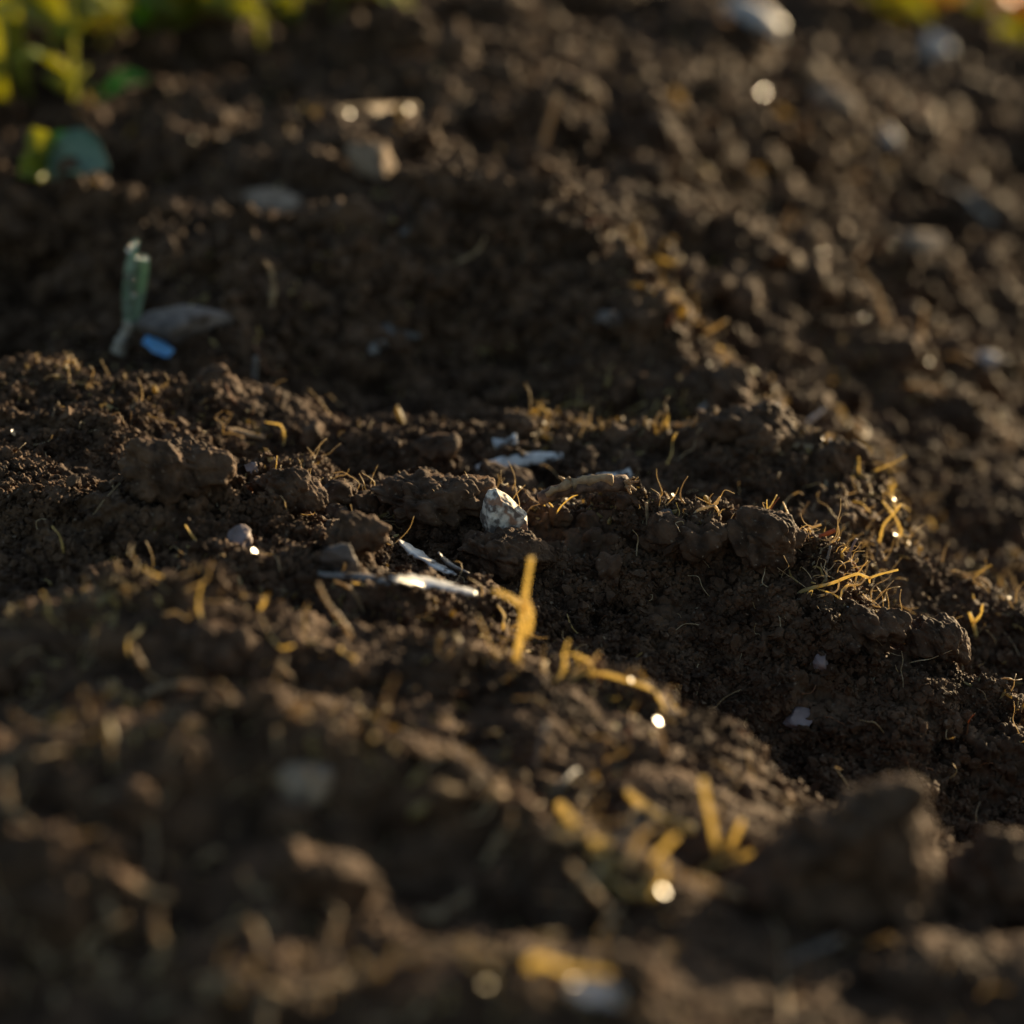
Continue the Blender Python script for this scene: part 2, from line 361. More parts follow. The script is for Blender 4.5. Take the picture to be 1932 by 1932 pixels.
def hull_clod(outline, y, depth, label, seed, cuts=5, lean=0):
    bm = bmesh.new(); c = np.mean(np.array(outline, float), 0)
    for f, sh in ((0, .60), (.25, .93), (.55, 1.0), (1, .62)):
        for q in outline: bm.verts.new(P(c[0]+(q[0]-c[0])*sh, c[1]+(q[1]-c[1])*sh+(1-sh)*30, y+depth*f))
    bmesh.ops.convex_hull(bm, input=bm.verts); bmesh.ops.delete(bm, geom=[v for v in bm.verts if not v.link_faces], context='VERTS')
    bmesh.ops.triangulate(bm, faces=bm.faces)
    for k in range(cuts):
        bmesh.ops.subdivide_edges(bm, edges=[e for e in bm.edges if e.calc_length() > (.010, .006, .0035, .002, .0012)[k]], cuts=1, use_grid_fill=True)
        bmesh.ops.triangulate(bm, faces=bm.faces)
    for _ in range(3): bmesh.ops.smooth_vert(bm, verts=bm.verts, factor=.5, use_axis_x=True, use_axis_y=True, use_axis_z=True)
    bm.normal_update(); V = np.array([v.co[:] for v in bm.verts]); N = np.array([v.normal[:] for v in bm.verts])
    V = V+N*(n3(V, 55, seed)*.004+n3(V, 120, seed+4)*.003)[:, None]; V = crumb_up(V, N, seed)
    for v, q in zip(bm.verts, V): v.co = q
    me = bpy.data.meshes.new('soil_clod'); bm.to_mesh(me); bm.free(); me.polygons.foreach_set('use_smooth', [True]*len(me.polygons))
    o = link('soil_clod', me, M['clod']); recentre(o, P(c[0], max(q[1] for q in outline), y+depth/2)); return tag(o, label, 'clod')
def stone_mesh(name, seed, size, sub=4, planes=9, rnd=.10, hr=(.45, .8)):
    V, Q = ICO[sub]; rg = np.random.default_rng(seed); V = V.copy()
    for _ in range(planes):
        n = rg.normal(size=3); n /= np.linalg.norm(n); h = rg.uniform(*hr)
        d = V@n-h; V -= np.maximum(d, 0)[:, None]*n*.97
    V += ICO[sub][0]*(n3(V, 3, seed)*rnd)[:, None]+ICO[sub][0]*(n3(V, 9, seed)*rnd*.35)[:, None]
    V *= np.array(size); return np_mesh(name, V, Q)
def put(o, at, rot=(0, 0, 0)):
    o.location = Vector(at); o.rotation_euler = rot; return o
def stone(px, py, wpx, hpx, m, label, seed, hr=(.45, .8), sink=.25, depth=1.0, rot=0, name='stone', cat='stone', group=None, planes=9, roll=0, sub=4):
    g = G(px, py+hpx*.42); u = 2*T*((g-CAM)@FWD)/PXS; w, h = wpx*u/2*1.2, hpx*u/2*1.25
    me = stone_mesh(name, seed, (w, w*depth, h), planes=planes, sub=sub, hr=hr); o = link(name, me, m)
    at = P(px, py, min(g[1], G(px, py)[1])+w*depth*.15); put(o, at, (0, roll, rot)); return tag(o, label, cat, group)
def clod(px, py, wpx, hpx, label, seed, group=None, depth=.9, Yd=None, sub=5, rot=0, lump=.30):
    g = G(px, py+hpx*.40); y = min(g[1], G(px, py)[1])+.25*min(wpx, 1.6*hpx)*2*T*((g-CAM)@FWD)/PXS/2
    at = P(px, py, y); u = 2*T*((at-CAM)@FWD)/PXS; w, h = wpx*u/2, hpx*u/2
    o = link('soil_clod', clod_mesh(seed, (w, min(w, 1.6*h)*depth, h), sub, lump), M['clod']); put(o, at, (0, 0, rot)); return tag(o, label, 'clod', group)
def strip(name, pts, widths, up, m, thick=.0006, curl=.0, n=6, rag=0.0, seed=1):    # a leaf-like or straw-like sliver with thickness
    rg = np.random.default_rng(seed)
    c = smooth_path(pts, n); k = len(c); up = np.array(up, float); V = []; Fc = []; S = 5
    for a in range(k):
        t = c[min(a+1, k-1)]-c[max(a-1, 0)]; t /= max(np.linalg.norm(t), 1e-9)
        sd = np.cross(t, up); sd /= max(np.linalg.norm(sd), 1e-9); nn = np.cross(sd, t)
        w = np.interp(a/(k-1), np.linspace(0, 1, len(widths)), widths)*(1+rag*rg.normal())
        for e in range(S):
            q = e/(S-1)*2-1; V.append(c[a]+sd*w*q/2+nn*(curl*w*(q*q)))
        for e in range(S):
            q = e/(S-1)*2-1; V.append(c[a]+sd*w*q/2+nn*(curl*w*(q*q)-thick))
    B = 2*S
    for a in range(k-1):
        o0, o1 = a*B, (a+1)*B
        for e in range(S-1):
            Fc.append((o0+e, o0+e+1, o1+e+1, o1+e)); Fc.append((o0+S+e+1, o0+S+e, o1+S+e, o1+S+e+1))
        Fc.append((o0+S, o0, o1, o1+S)); Fc.append((o0+S-1, o0+B-1, o1+B-1, o1+S-1))
    for b_, fl in ((0, 1), ((k-1)*B, 0)):
        for e in range(S-1):
            f = (b_+e, b_+S+e, b_+S+e+1, b_+e+1); Fc.append(f if fl else f[::-1])
    me = bpy.data.meshes.new(name); me.from_pydata([tuple(x) for x in V], [], Fc)
    me.polygons.foreach_set('use_smooth', [True]*len(me.polygons)); me.update()
    return link(name, me, m)
HALF = lambda p: (lambda h: h/np.linalg.norm(h))(SUN+(CAM-p)/np.linalg.norm(CAM-p))   # tilt at which a facet catches the sun

# ------------------------------------------------------------------ the setting
ground = link('soil_ground', np_mesh('soil_ground', VERT, QUAD), M['soil']); ground['kind'] = 'structure'

# loose crumbs that nobody could count
def crumbs():
    vy, vx = VERT[:, 1], VERT[:, 0]
    cand = np.nonzero((vy > .45) & (vy < 2.3) & (np.abs(vx) < .27*vy+.03))[0]
    cand = RNG.choice(cand, 62000, replace=False)
    hv = HIT[HIT >= 0]; hv = hv[(VERT[hv, 1] > .74) & (VERT[hv, 1] < 1.4)]
    cand = np.concatenate([cand[:42000], RNG.choice(hv, 34000, replace=True)])
    zone = vnoise(vx[cand]/.03, vy[cand]/.03, 500)-.75*(vy[cand] < .70); cand = cand[zone > -.35]
    yv = vy[cand]
    rad = np.exp(RNG.normal(math.log(.00095), .40, len(cand)))*np.where(yv > 1.2, 2.2, 1)
    rad = np.clip(rad, .0004, .0062)
    V0, Q0 = ICO[2]
    protos = []
    for k in range(14):
        W0 = V0.copy()
        for _ in range(5):
            n = RNG.normal(size=3); n /= np.linalg.norm(n); W0 -= np.maximum(W0@n-RNG.uniform(.35, .8), 0)[:, None]*n
        f = 1+.45*n3(V0, 2.1, 900+k)+.38*n3(V0, 6.3, 940+k); protos.append(W0*f[:, None]*RNG.uniform(.6, 1.3, 3))
    protos = np.array(protos); which = RNG.integers(0, 14, len(cand))
    q = RNG.normal(size=(len(cand), 4)); q /= np.linalg.norm(q, axis=1, keepdims=True); w, x, y, z = q.T
    R = np.stack([1-2*(y*y+z*z), 2*(x*y-z*w), 2*(x*z+y*w), 2*(x*y+z*w), 1-2*(x*x+z*z), 2*(y*z-x*w), 2*(x*z-y*w), 2*(y*z+x*w), 1-2*(x*x+y*y)], -1).reshape(-1, 3, 3)
    VV = np.einsum('nij,nkj->nki', R, protos[which])*rad[:, None, None]+(VERT[cand]+RNG.normal(size=(len(cand), 3))*.0004+NRMF[cand]*(rad*.35)[:, None])[:, None]
    QQ = Q0[None]+(np.arange(len(cand))*len(V0))[:, None, None]
    o = link('soil_crumbs', np_mesh('soil_crumbs', VV.reshape(-1, 3), QQ.reshape(-1, 3), False), M['soil']); o['kind'] = 'stuff'
    tag(o, 'loose dark brown crumbs scattered all over the turned soil', 'soil crumbs')
crumbs()

def flecks():                              # straw and root scraps too small to count, added to strengthen golden rims
    lines = [([480, 700, 1200, 1400, 1560, 1640, 1800, 1932], [905, 950, 940, 990, 1020, 1130, 1215, 1345], 900, 22), ([990, 1400, 1560, 1640, 1700, 1932], [800, 780, 820, 860, 990, 1150], 900, 26),
             ([0, 150, 330, 600], [700, 690, 770, 870], 350, 30), ([0, 400, 800, 1000, 1250], [1160, 1090, 1165, 1210, 1340], 420, 40), ([0, 380, 650, 980, 1250], [1400, 1310, 1380, 1490, 1680], 420, 60),
             ([1180, 1270, 1380, 1600], [450, 560, 700, 800], 420, 45), ([1300, 1920], [300, 900], 420, 190), ([0, 1150], [1750, 1840], 260, 110), ([300, 1200], [420, 700], 420, 130), ([0, 1932], [150, 120], 420, 90)]
    V0, Q0 = ICO[1]; VV = []; base = 0; QQ = []; rg = np.random.default_rng(8)
    for lx, ly, n, sd in lines:
        for x in rg.uniform(lx[0], lx[-1], int(n*.5)):
            y = np.interp(x, lx, ly)+rg.normal()*sd
            if not (2 < y < PXS-2): continue
            p, nn = GN(x, y); r = np.clip(np.exp(rg.normal(math.log(.0007), .5)), .0003, .0022)*(1+1.2*max(0, min(1, (p[1]-1.0)/.9)))
            m = np.linalg.qr(rg.normal(size=(3, 3)))[0]; e = np.array([rg.uniform(1, 3.2), rg.uniform(.5, 1), rg.uniform(.3, .7)])
            VV.append((V0*(1+.25*rg.normal(size=(len(V0), 1)))*e*r)@m.T+p+nn*r*.6); QQ.append(Q0+base); base += len(V0)
    o = link('straw_flecks', np_mesh('straw_flecks', np.vstack(VV), np.vstack(QQ), False), M['fleck']); o['kind'] = 'stuff'
    tag(o, 'tiny golden scraps of straw and root added over the soil crests for golden rim light', 'straw flecks')
flecks()

# hair-fine fibres, likewise uncountable
def hairs():
    V = []; Fc = []
    rg = np.random.default_rng(5); base = 0
    spots = []
    lines = [([480, 700, 1200, 1400, 1560, 1640, 1800, 1932], [905, 950, 940, 990, 1020, 1130, 1215, 1345], 620), ([990, 1400, 1560, 1640, 1700, 1932], [800, 780, 820, 860, 990, 1150], 420),
             ([0, 150, 330, 600], [700, 690, 770, 870], 200), ([0, 400, 800, 1000, 1250], [1160, 1090, 1165, 1210, 1340], 160), ([1180, 1270, 1380], [450, 560, 700], 120)]
    for lx, ly, n in lines:
        for x in rg.uniform(lx[0], lx[-1], int(n*.5)):
            if vnoise(np.array([x/70.]), np.array([n/9.]), 5)[0] > -.15: spots.append((x, np.interp(x, lx, ly)+rg.normal()*22+6))
    for x in rg.normal(1580, 80, 160): spots.append((x, rg.normal(1050, 55)))
    for _ in range(420): spots.append((rg.uniform(0, PXS), rg.uniform(600, 1900)))
    for a, (px, py) in enumerate(spots):
        p, n = GN(px, py); L = rg.uniform(.004, .020); d = rg.normal(size=3)*.9+n*.8; d /= np.linalg.norm(d)
        pts = [p-n*.001]; 
        for _ in range(4):
            d = d+rg.normal(size=3)*.45; d /= np.linalg.norm(d); pts.append(pts[-1]+d*L/4)
        v, f = tube_data(pts, rg.uniform(.00012, .00034), .00010, seg=5, n=4, seed=a)
        V += v; Fc += [tuple(i_+base for i_ in q) for q in f]; base += len(v)
    me = bpy.data.meshes.new('root_hairs'); me.from_pydata([tuple(x) for x in V], [], Fc); me.polygons.foreach_set('use_smooth', [True]*len(me.polygons)); me.update()
    o = link('root_hairs', me, M['pale']); o['kind'] = 'stuff'; tag(o, 'hair fine tan root fibres sticking out of the soil everywhere', 'root hairs')
hairs()

# ------------------------------------------------------------------ things in focus
def main_stone():
    g = G(948, 1015); y = g[1]-.004
    out = [(905,975),(912,945),(922,925),(935,921),(955,932),(978,952),(993,968),(997,1000),(960,1015),(915,1010)]
    bm = bmesh.new(); ys = [0, .006, .014, .018]; shr = [.84, 1, .97, .80]
    cx, cy = 950, 985
    for dy, s_ in zip(ys, shr):
        for q in out:
            px, py = cx+(q[0]-cx)*s_, cy+(q[1]-cy)*s_
            bm.verts.new(P(px+(0 if dy else 8), py+(14 if dy == 0 else 0), y+dy))
    bmesh.ops.convex_hull(bm, input=bm.verts); 
    loose = [v for v in bm.verts if not v.link_faces]; bmesh.ops.delete(bm, geom=loose, context='VERTS')
    bmesh.ops.triangulate(bm, faces=bm.faces)
    for _ in range(4): bmesh.ops.subdivide_edges(bm, edges=bm.edges, cuts=1, use_grid_fill=True); 
    bmesh.ops.smooth_vert(bm, verts=bm.verts, factor=.5, use_axis_x=True, use_axis_y=True, use_axis_z=True)
    V = np.array([v.co[:] for v in bm.verts]); bm.normal_update(); N = np.array([v.normal[:] for v in bm.verts])
    V += N*(n3(V, 260, 5)*.0003+n3(V, 800, 9)*.0002)[:, None]
    for v, c in zip(bm.verts, V): v.co = c
    me = bpy.data.meshes.new('speckled_stone'); bm.to_mesh(me); bm.free(); me.polygons.foreach_set('use_smooth', [True]*len(me.polygons))
    o = link('speckled_stone', me, M['stone']); recentre(o, P(950, 1000, y+.01)); tag(o, 'small angular grey and cream speckled stone standing sharp on the ridge', 'stone')
main_stone()
clod(945, 912, 84, 52, 'round dark clod right behind the speckled stone', 3, Yd=.965, sub=5)
clod(800, 945, 230, 80, 'broad crumbly clod left of the speckled stone, topped by fine roots', 4, Yd=.955, sub=6)
clod(1245, 1010, 72, 50, 'rounded clod in front of the dark broken stick', 6, Yd=.90)
clod(1440, 1030, 110, 90, 'blocky clod under the tangle of pale roots', 7, Yd=.905, sub=6)
clod(1640, 1185, 110, 60, 'rounded clod below the long yellow root', 8, Yd=.893, sub=6)
clod(1770, 1215, 90, 70, 'clod with a sunlit rim near the right edge of the sharp ridge', 9, Yd=.885, sub=6)
clod(950, 1050, 150, 80, 'large crumbly clod below the speckled stone', 10, Yd=.885, sub=6)
clod(1330, 1020, 90, 55, 'small crumbly clod right of the rounded clod before the stick', 12, Yd=.905)
clod(1400, 800, 120, 50, 'blurred clod under the pale straw ends on the rear ridge', 14, Yd=1.085)
clod(670, 1005, 90, 56, 'clod beside the upper end of the shining silvery strip', 15, Yd=.86)
clod(540, 930, 120, 70, 'grainy clod with a single upright hair root on top', 16, Yd=.95, sub=6)
clod(335, 880, 150, 90, 'lumpy clod with lit edge left of centre', 19, Yd=.875, sub=6)

def stick():
    e = empty('broken_stick', P(1100, 935, .955)); y = min(G(1100, 935)[1], G(1040, 940)[1], G(1170, 930)[1])-.014
    b = tube('bark', [P(1018, 942, y+.004), P(1050, 928, y+.002), P(1090, 918, y), P(1140, 913, y), P(1182, 912, y+.004)], .0030, .0038, M['bark'], seg=14, jit=.07, flat=.8); under(b, e)
    t = tube('bark', [P(1030, 934, y-.001), P(1070, 915, y-.001), P(1110, 906, y-.001), P(1160, 903, y-.001)], .0016, .0020, M['wood'], jit=.25); under(t, e)  # pale strip along the stick, standing in for its sunlit top edge
    for k, q in enumerate([((1180,912),(1205,908)),((1182,914),(1200,925)),((1182,916),(1190,932)),((1180,910),(1196,900)),((1064,906),(1054,898)),((1078,908),(1072,899))]):
        s_ = tube('splinter', [P(*q[0], y), P((q[0][0]+q[1][0])/2, (q[0][1]+q[1][1])/2, y-.001), P(*q[1], y-.001)], .0009, .0004, M['wood'], seg=6, jit=.15); under(s_, e)
    tag(e, 'dark broken bark stick with a frayed right end, lying on the sharp ridge', 'stick')
stick()
R, TN, RU, ST, SI, GS = M['root'], M['tan'], M['rust'], M['straw'], M['silver'], M['greystraw']
strand('thin_root', [(1045,985),(1055,960,-.004),(1075,940,-.006),(1100,928,-.008),(1118,912,-.008),(1125,905,-.006)], 4, R, 'thin golden root climbing over the dark broken stick', 'root', tip=.7, y=.935)
strand('thin_root', [(1050,975),(1046,960),(1035,948),(1025,945),(1028,955)], 4.5, R, 'hooked pale root between the speckled stone and the stick', 'root', y=.934)
strand('thin_root', [(1195,925),(1208,915),(1216,925),(1222,943)], 5, TN, 'arched tan root at the frayed end of the stick', 'root', y=.945)
strand('thin_root', [(838,932),(842,915),(858,918),(868,935)], 4, TN, 'small looped root on top of the broad clod', 'root', y=.945)
strand('thin_root', [(765,925),(762,908),(752,888)], 3.5, TN, 'short upright root on the crest of the broad clod', 'root', y=.95)
strand('thin_root', [(518,900),(521,880),(523,860)], 2.5, R, 'single upright hair root standing on the grainy clod', 'root', y=.945)
# crest to the right
def stub(px, py, px2, py2, w, m, label, name='straw_stub', y=None, cat='straw', tip=.85, flat=.6):
    return strand(name, [(px, py), ((px+px2)/2, (py+py2)/2), (px2, py2)], w, m, label, cat, tip=tip, flat=flat, y=y, jit=.07)
stub(1222, 985, 1219, 948, 14, M['wood'], 'thick orange straw stub standing upright right of the stick', y=.93)
strand('thin_root', [(1275,985),(1282,968),(1278,955),(1276,948)], 3, R, 'tiny wavy upright root beside the orange straw stub', 'root', y=.93)
strand('forked_root', [(1318,962),(1342,955),(1352,950),(1358,937)], 9, M['pale'], 'forked tan root on the crest above the root tangle', 'root', y=.945, side=[[(1346,953),(1354,962),(1357,974)]])
strand('forked_root', [(1395,1010),(1403,995),(1412,982),(1422,978)], 9, M['pale'], 'branching root standing at the left of the root tangle', 'root', y=.93, side=[[(1402,998),(1394,985)],[(1408,992),(1420,994)]])
strand('forked_root', [(1442,985),(1452,978),(1462,973),(1467,962)], 9, M['pale'], 'antler shaped root on top of the blocky clod', 'root', y=.925, side=[[(1458,975),(1470,985),(1478,980)],[(1462,974),(1474,978)]])
stub(1424, 1000, 1470, 938, 9, RU, 'reddish pointed splinter leaning right behind the root tangle', 'splinter', y=.98, cat='splinter', tip=.2)
strand('forked_root', [(1490,1012),(1515,1002),(1535,994),(1550,990)], 9, M['pale'], 'forked brown root reaching right from the root tangle', 'root', y=.925, side=[[(1528,998),(1532,1010)]])
stub(1518, 1025, 1576, 1000, 11, RU, 'short brown twig with an orange cut end on the crest', 'twig', y=.925, cat='twig', tip=1)
stub(1595, 1060, 1616, 1016, 9, M['pinkstone'], 'pinkish stick leaning right behind the sharp crest', 'twig', y=.955, cat='twig', tip=1)
stub(1560, 1060, 1567, 1030, 13, GS, 'stubby grey straw upright beside the pinkish stick', y=.95)
for k, (a, lab) in enumerate([([(1330,1003),(1352,1008),(1378,1012)], 'flat grey white straw lying on the sharp crest'), ([(1362,1024),(1385,1024)], 'short straw with a shining tip on the sharp crest')]):
    pts = onground(a, .001, True); o = strip('straw_piece', pts, [.002, .0036, .0015] if k == 0 else [.0016, .0018], HALF(pts[0]), SI, curl=.2); recentre(o, pts[0]); tag(o, lab, 'straw')
strand('yellow_root', [(1502,1122),(1530,1110,.001),(1570,1100,.001),(1600,1088,.001),(1620,1083,0),(1640,1090,0),(1658,1084,0),(1695,1075,0)], 12, R, 'long yellow root sticking out to the right over the dark hollow', 'root', y=.895, tip=.6, side=[[(1640,1089),(1641,1100)]], jit=.06)
strand('thin_root', [(1518,1135),(1525,1118),(1533,1115),(1530,1125)], 4, R, 'small bent root under the base of the long yellow root', 'root', y=.893)
strand('thin_root', [(1598,1110),(1604,1125),(1615,1145),(1622,1158)], 5, RU, 'orange brown root hanging below the long yellow root', 'root', y=.895)
strand('thin_root', [(1568,1133),(1600,1145),(1635,1158)], 2.2, SI, 'glassy thread stretched below the long yellow root', 'fibre', y=.89)
for k, (a, w, lab) in enumerate([
  ([(1470,1045),(1485,1062),(1492,1085),(1505,1098)], 6, 'pale root draped down the lit right side of the blocky clod'),
  ([(1505,1060),(1520,1075),(1528,1095),(1540,1100),(1552,1090)], 5, 'bright bent root in the lit pocket above the long yellow root'),
  ([(1535,1050),(1550,1068),(1560,1085)], 6, 'upper short root on the lit slope above the long yellow root'),
  ([(1595,1055),(1610,1062),(1622,1080),(1628,1092)], 4.5, 'thin rusty root curling over the long yellow root')]):
    strand('thin_root', a, w, [R, R, TN, RU][k], lab, 'root', y=.90+.005*(k == 3))
strand('pale_root', [(1698,1195),(1715,1188),(1740,1184)], 8, TN, 'glowing pale root across the gap by the rimmed right clod', 'root', y=.885)
# silvery strips left of centre
def slivers():
    for spec, w, lab, m, y in [
      ([(752,1018,.0),(785,1040,-.004),(820,1062,-.010),(860,1083,-.016)], [.0016, .0105, .0085, .003], 'shining silvery strip slanting down to the right, brightest of the strips', SI, .842),
      ([(745,1092,0),(790,1094,0),(840,1102,-.002),(900,1118,-.004)], [.003,.0066,.0066,.003], 'curved pale strip lying under the shining silvery strip', SI, .808),
      ([(828,1042,0),(850,1062,-.002),(885,1080,-.004)], [.0015,.0035,.001], 'small blue grey sliver right of the shining silvery strip', GS, .84)]:
        pts = onground([q[:2] for q in spec], .026, True)
        mid = pts[1]; o = strip('silvery_strip', pts, w, np.array([.5, -.1, .85]), m, thick=.0007, curl=-.05, rag=.20, seed=len(lab)); recentre(o, pts[0]); tag(o, lab, 'plant strip')
    pts = onground([(600, 1080), (690, 1085), (740, 1098)], .003, True)
    o = strip('silvery_strip', pts, [.003, .004, .003], (0, -.3, 1), GS, curl=-.2); recentre(o, pts[0]); tag(o, 'dull grey strip at the left end of the pale strips', 'plant strip')
slivers()
stone(645, 1055, 78, 62, M['greystone'], 'flat brown slab stone leaning left of the silvery strips', 31, roll=.5, depth=.5)
stone(455, 1015, 52, 40, M['pinkstone'], 'rounded mauve grey pebble with a bright glint before it', 32)
stone(1508, 1355, 62, 28, M['pinkstone'], 'flat pinkish pebble on the dark slope', 33, planes=6)
stone(1550, 1250, 26, 30, M['pinkstone'], 'small pale pebble on the dark slope below the long yellow root', 34)
stone(1345, 1575, 26, 20, M['greystone'], 'small grey pebble low on the dark slope', 35)
stone(1252, 972, 40, 20, M['greystone'], 'grey triangular chip beside the orange straw stub', 36, depth=.5, planes=6)
stone(645, 985, 52, 16, M['palestone'], 'cream flat chip on the ridge left of the broad clod', 37)
stone(478, 882, 30, 20, M['pinkstone'], 'small mauve pebble above the clod with one hair root', 38)
# ------------------------------------------------------------------ behind focus
def scrap():
    yy = G(300, 694)[1]-.004; pts = [P(272, 640, yy), P(296, 655, yy), P(322, 668, yy-.003)]
    o = strip('blue_scrap', pts, [.005, .009, .006], (.15, -.45, .85), M['blue'], thick=.0010, curl=.14, rag=.06); recentre(o, pts[1]); tag(o, 'bright blue plastic scrap lying behind the left mound', 'plastic scrap')
scrap()
def shoot():
    y = G(228, 668)[1]-.008; e = empty('green_shoot', P(240, 640, y))
    for spec, w in [([(242,628,0),(240,560,0),(246,500,0),(258,452,.004)], [.004, .0050, .005, .0025]), ([(252,622,.006),(262,560,.006),(269,510,.006),(270,482,.006)], [.004, .0056, .006, .0055])]:
        o = strip('leaf_blade', [P(q[0], q[1], y+q[2]) for q in spec], w, (.1, -1, .1), M['shoot'], thick=.0007, curl=.25); under(o, e)
    o = tube('stem', [P(222, 668, y), P(234, 640, y), P(248, 608, y)], .0038, .0034, ST, jit=.12); under(o, e)
    V, Q = ICO[3]
    for px, py, r in [(243,470,.0011),(240,522,.0014),(241,545,.001),(239,572,.0012),(240,590,.0012),(252,460,.0012),(275,486,.001),(250,530,.001),(251,555,.001),(262,484,.001)]:
        d = link('dew_drop', np_mesh('dew_drop', V*r*1.4+P(px, py, y-.003), Q), M['dew']); under(d, e)
    tag(e, 'dewy blue green shoot of two cut blades on a whitish stem', 'shoot')
shoot()
stone(345, 612, 160, 48, M['greystone'], 'wide domed grey stone half buried right of the green shoot', 41, planes=7)
stub(480, 715, 483, 672, 21, GS, 'grey blunt straw stub standing up right of the blue scrap', y=1.14)
strand('curled_straw', [(510,582),(517,550),(512,515),(500,492)], 23, M['wood'], 'curled glowing straw standing upright behind the grey stub', 'straw', tip=.5, y=1.38)
stone(508, 382, 100, 42, M['palestone'], 'oval cream pebble on the slope behind the green shoot', 42, planes=5)
stone(705, 305, 120, 84, M['palestone'], 'blocky tan stone, large and blurred, on the upper slope', 47, planes=9, hr=(.42, .55))
strand('bent_straw', [(832,510),(870,492),(900,475),(916,448)], 13, M['wood'], 'bent orange straw on the middle mound', 'straw', y=1.46)
stub(1020, 285, 1052, 180, 24, M['wood'], 'tall blurred tan stalk leaning right on the upper slope', 'dry_stalk', y=1.75, cat='stalk')
stub(1000, 520, 1003, 480, 13, RU, 'short reddish stub upright on the middle mound', y=1.44)
for pts, w, lab, m, y in [
  ([(900,885),(950,872),(1010,862),(1062,858)], [.004,.0065,.006,.003], 'long whitish straw lying in the hollow behind the speckled stone', SI, 1.04),
  ([(1090,908),(1130,902),(1170,900),(1190,890)], [.004,.006,.006,.004], 'whitish straw behind the dark broken stick', SI, 1.03),
  ([(685,622),(735,620),(792,632)], [.006,.008,.004], 'long grey bark chip on the face of the middle mound', GS, 1.275),
  ([(700,675),(712,660),(730,645)], [.004,.008,.005], 'short grey chip below the long bark chip', GS, 1.26),
  ([(930,835),(975,825)], [.005,.005], 'short whitish straw above the long whitish straw', SI, 1.09),
  ([(1440,830),(1500,835),(1545,845),(1580,855)], [.003,.004,.004,.003], 'long arched straw draped over the rear ridge', M['wood'], 1.05),
  ([(415,810),(450,812),(500,825)], [.002,.003,.002], 'thin orange straw lying left of the arched root', M['wood'], 1.0),
  ([(1135,445),(1165,440),(1200,450)], [.008,.014,.008], 'broad tan chip on the top right of the middle mound', M['wood'], 1.50),
  ([(640,440),(760,435),(850,440)], [.003,.004,.003], 'long dull straw lying across the middle mound', GS, 1.54),
  ([(640,215),(700,212),(790,208)], [.010,.012,.010], 'long pale straw on the far crest above the blocky stone', M['wood'], 1.93),
  ([(1790,350),(1850,380),(1890,420)], [.02,.03,.02], 'wide pale blurred straw at the right on the lower ground', ST, 2.3)]:
    p = drape(pts)
    o = strip('straw_piece', p, w, HALF(p[0])+np.array([-.1, -.15, 0]), m, thick=.001, curl=-.15, rag=.05, seed=len(lab)); recentre(o, p[0]); tag(o, lab, 'straw')
for a, b, w, lab, m in [((1320,775),(1352,745),10,'leftmost pale straw end leaning right on the rear ridge',SI),((1440,790),(1470,762),9,'middle pale straw end leaning right on the rear ridge',SI),((1520,800),(1555,772),11,'rightmost pale straw end leaning right on the rear ridge',SI)]:
    stub(*a, *b, w, m, lab, y=1.085)
stub(1545, 822, 1572, 833, 10, SI, 'short bright straw flat below the rightmost pale straw end', y=1.07)
strand('arched_root', [(533,850),(537,825),(530,803),(500,796)], 7, R, 'arched orange root left of centre behind the ridge', 'root', y=1.0, tip=.5)
strand('thin_root', [(425,675),(445,690),(470,705)], 9, RU, 'rusty root slanting down from the blue scrap', 'root', y=1.13)
strand('thin_root', [(205,790),(222,778),(228,785),(235,800)], 2.6, TN, 'kinked hair root on the left mound, between two upright hairs', 'root', y=.985)
strand('thin_root', [(246,800),(248,785),(247,775)], 2.4, TN, 'short upright hair root right of the kinked one', 'root', y=.985)
strand('thin_root', [(134,765),(142,755),(150,747)], 2.6, TN, 'leaning hair root left of the kinked one', 'root', y=1.0)
strand('thin_root', [(1660,1020),(1668,990),(1690,965),(1700,950)], 7, R, 'upper golden fibre in the lit tuft on the rear ridge end', 'fibre', y=1.05)
strand('thin_root', [(1690,1030),(1700,1000),(1685,970),(1665,945)], 7, R, 'lower golden fibre in the lit tuft on the rear ridge end', 'fibre', y=1.045)
strand('thin_root', [(1638,1070),(1655,1045),(1650,1010)], 4, GS, 'thin grey root arching in the dark hollow behind the pinkish stick', 'root', y=1.02)
strand('curled_root', [(1805,1090),(1840,1088),(1865,1100),(1870,1120)], 7, TN, 'curled tan root at the right edge above the golden splinter', 'root', y=.99)
strand('curled_root', [(1842,1200),(1835,1170),(1828,1155)], 11, R, 'golden splinter upright on the right dark slope', 'splinter', y=.94, side=[[(1836,1175),(1850,1160),(1854,1140)]])
strand('curled_root', [(1845,1185),(1880,1185),(1905,1205),(1925,1240)], 6, TN, 'long brown root curving down at the right edge', 'root', y=.94)
# far right stones
stone(1420, 35, 125, 48, M['whitestone'], 'elongated white stone at the top, largest of the far white stones', 51, roll=.5)
stone(1765, 88, 62, 48, M['whitestone'], 'round bluish white stone at the top right', 52)
stone(1668, 275, 50, 56, M['whitestone'], 'pale upright stone on the lower ground right of centre', 53)
stone(1735, 460, 84, 46, M['palestone'], 'cream and orange stone lying on the lower right ground', 54)
stone(1872, 682, 60, 32, M['whitestone'], 'whitish stone near the right edge at mid height', 55)
stone(1575, 190, 90, 44, M['palestone'], 'tan blurred lump of stone left of the pale upright stone', 56, roll=.6)
stone(1150, 600, 50, 34, M['greystone'], 'small grey stone on the right shoulder of the middle mound', 57)

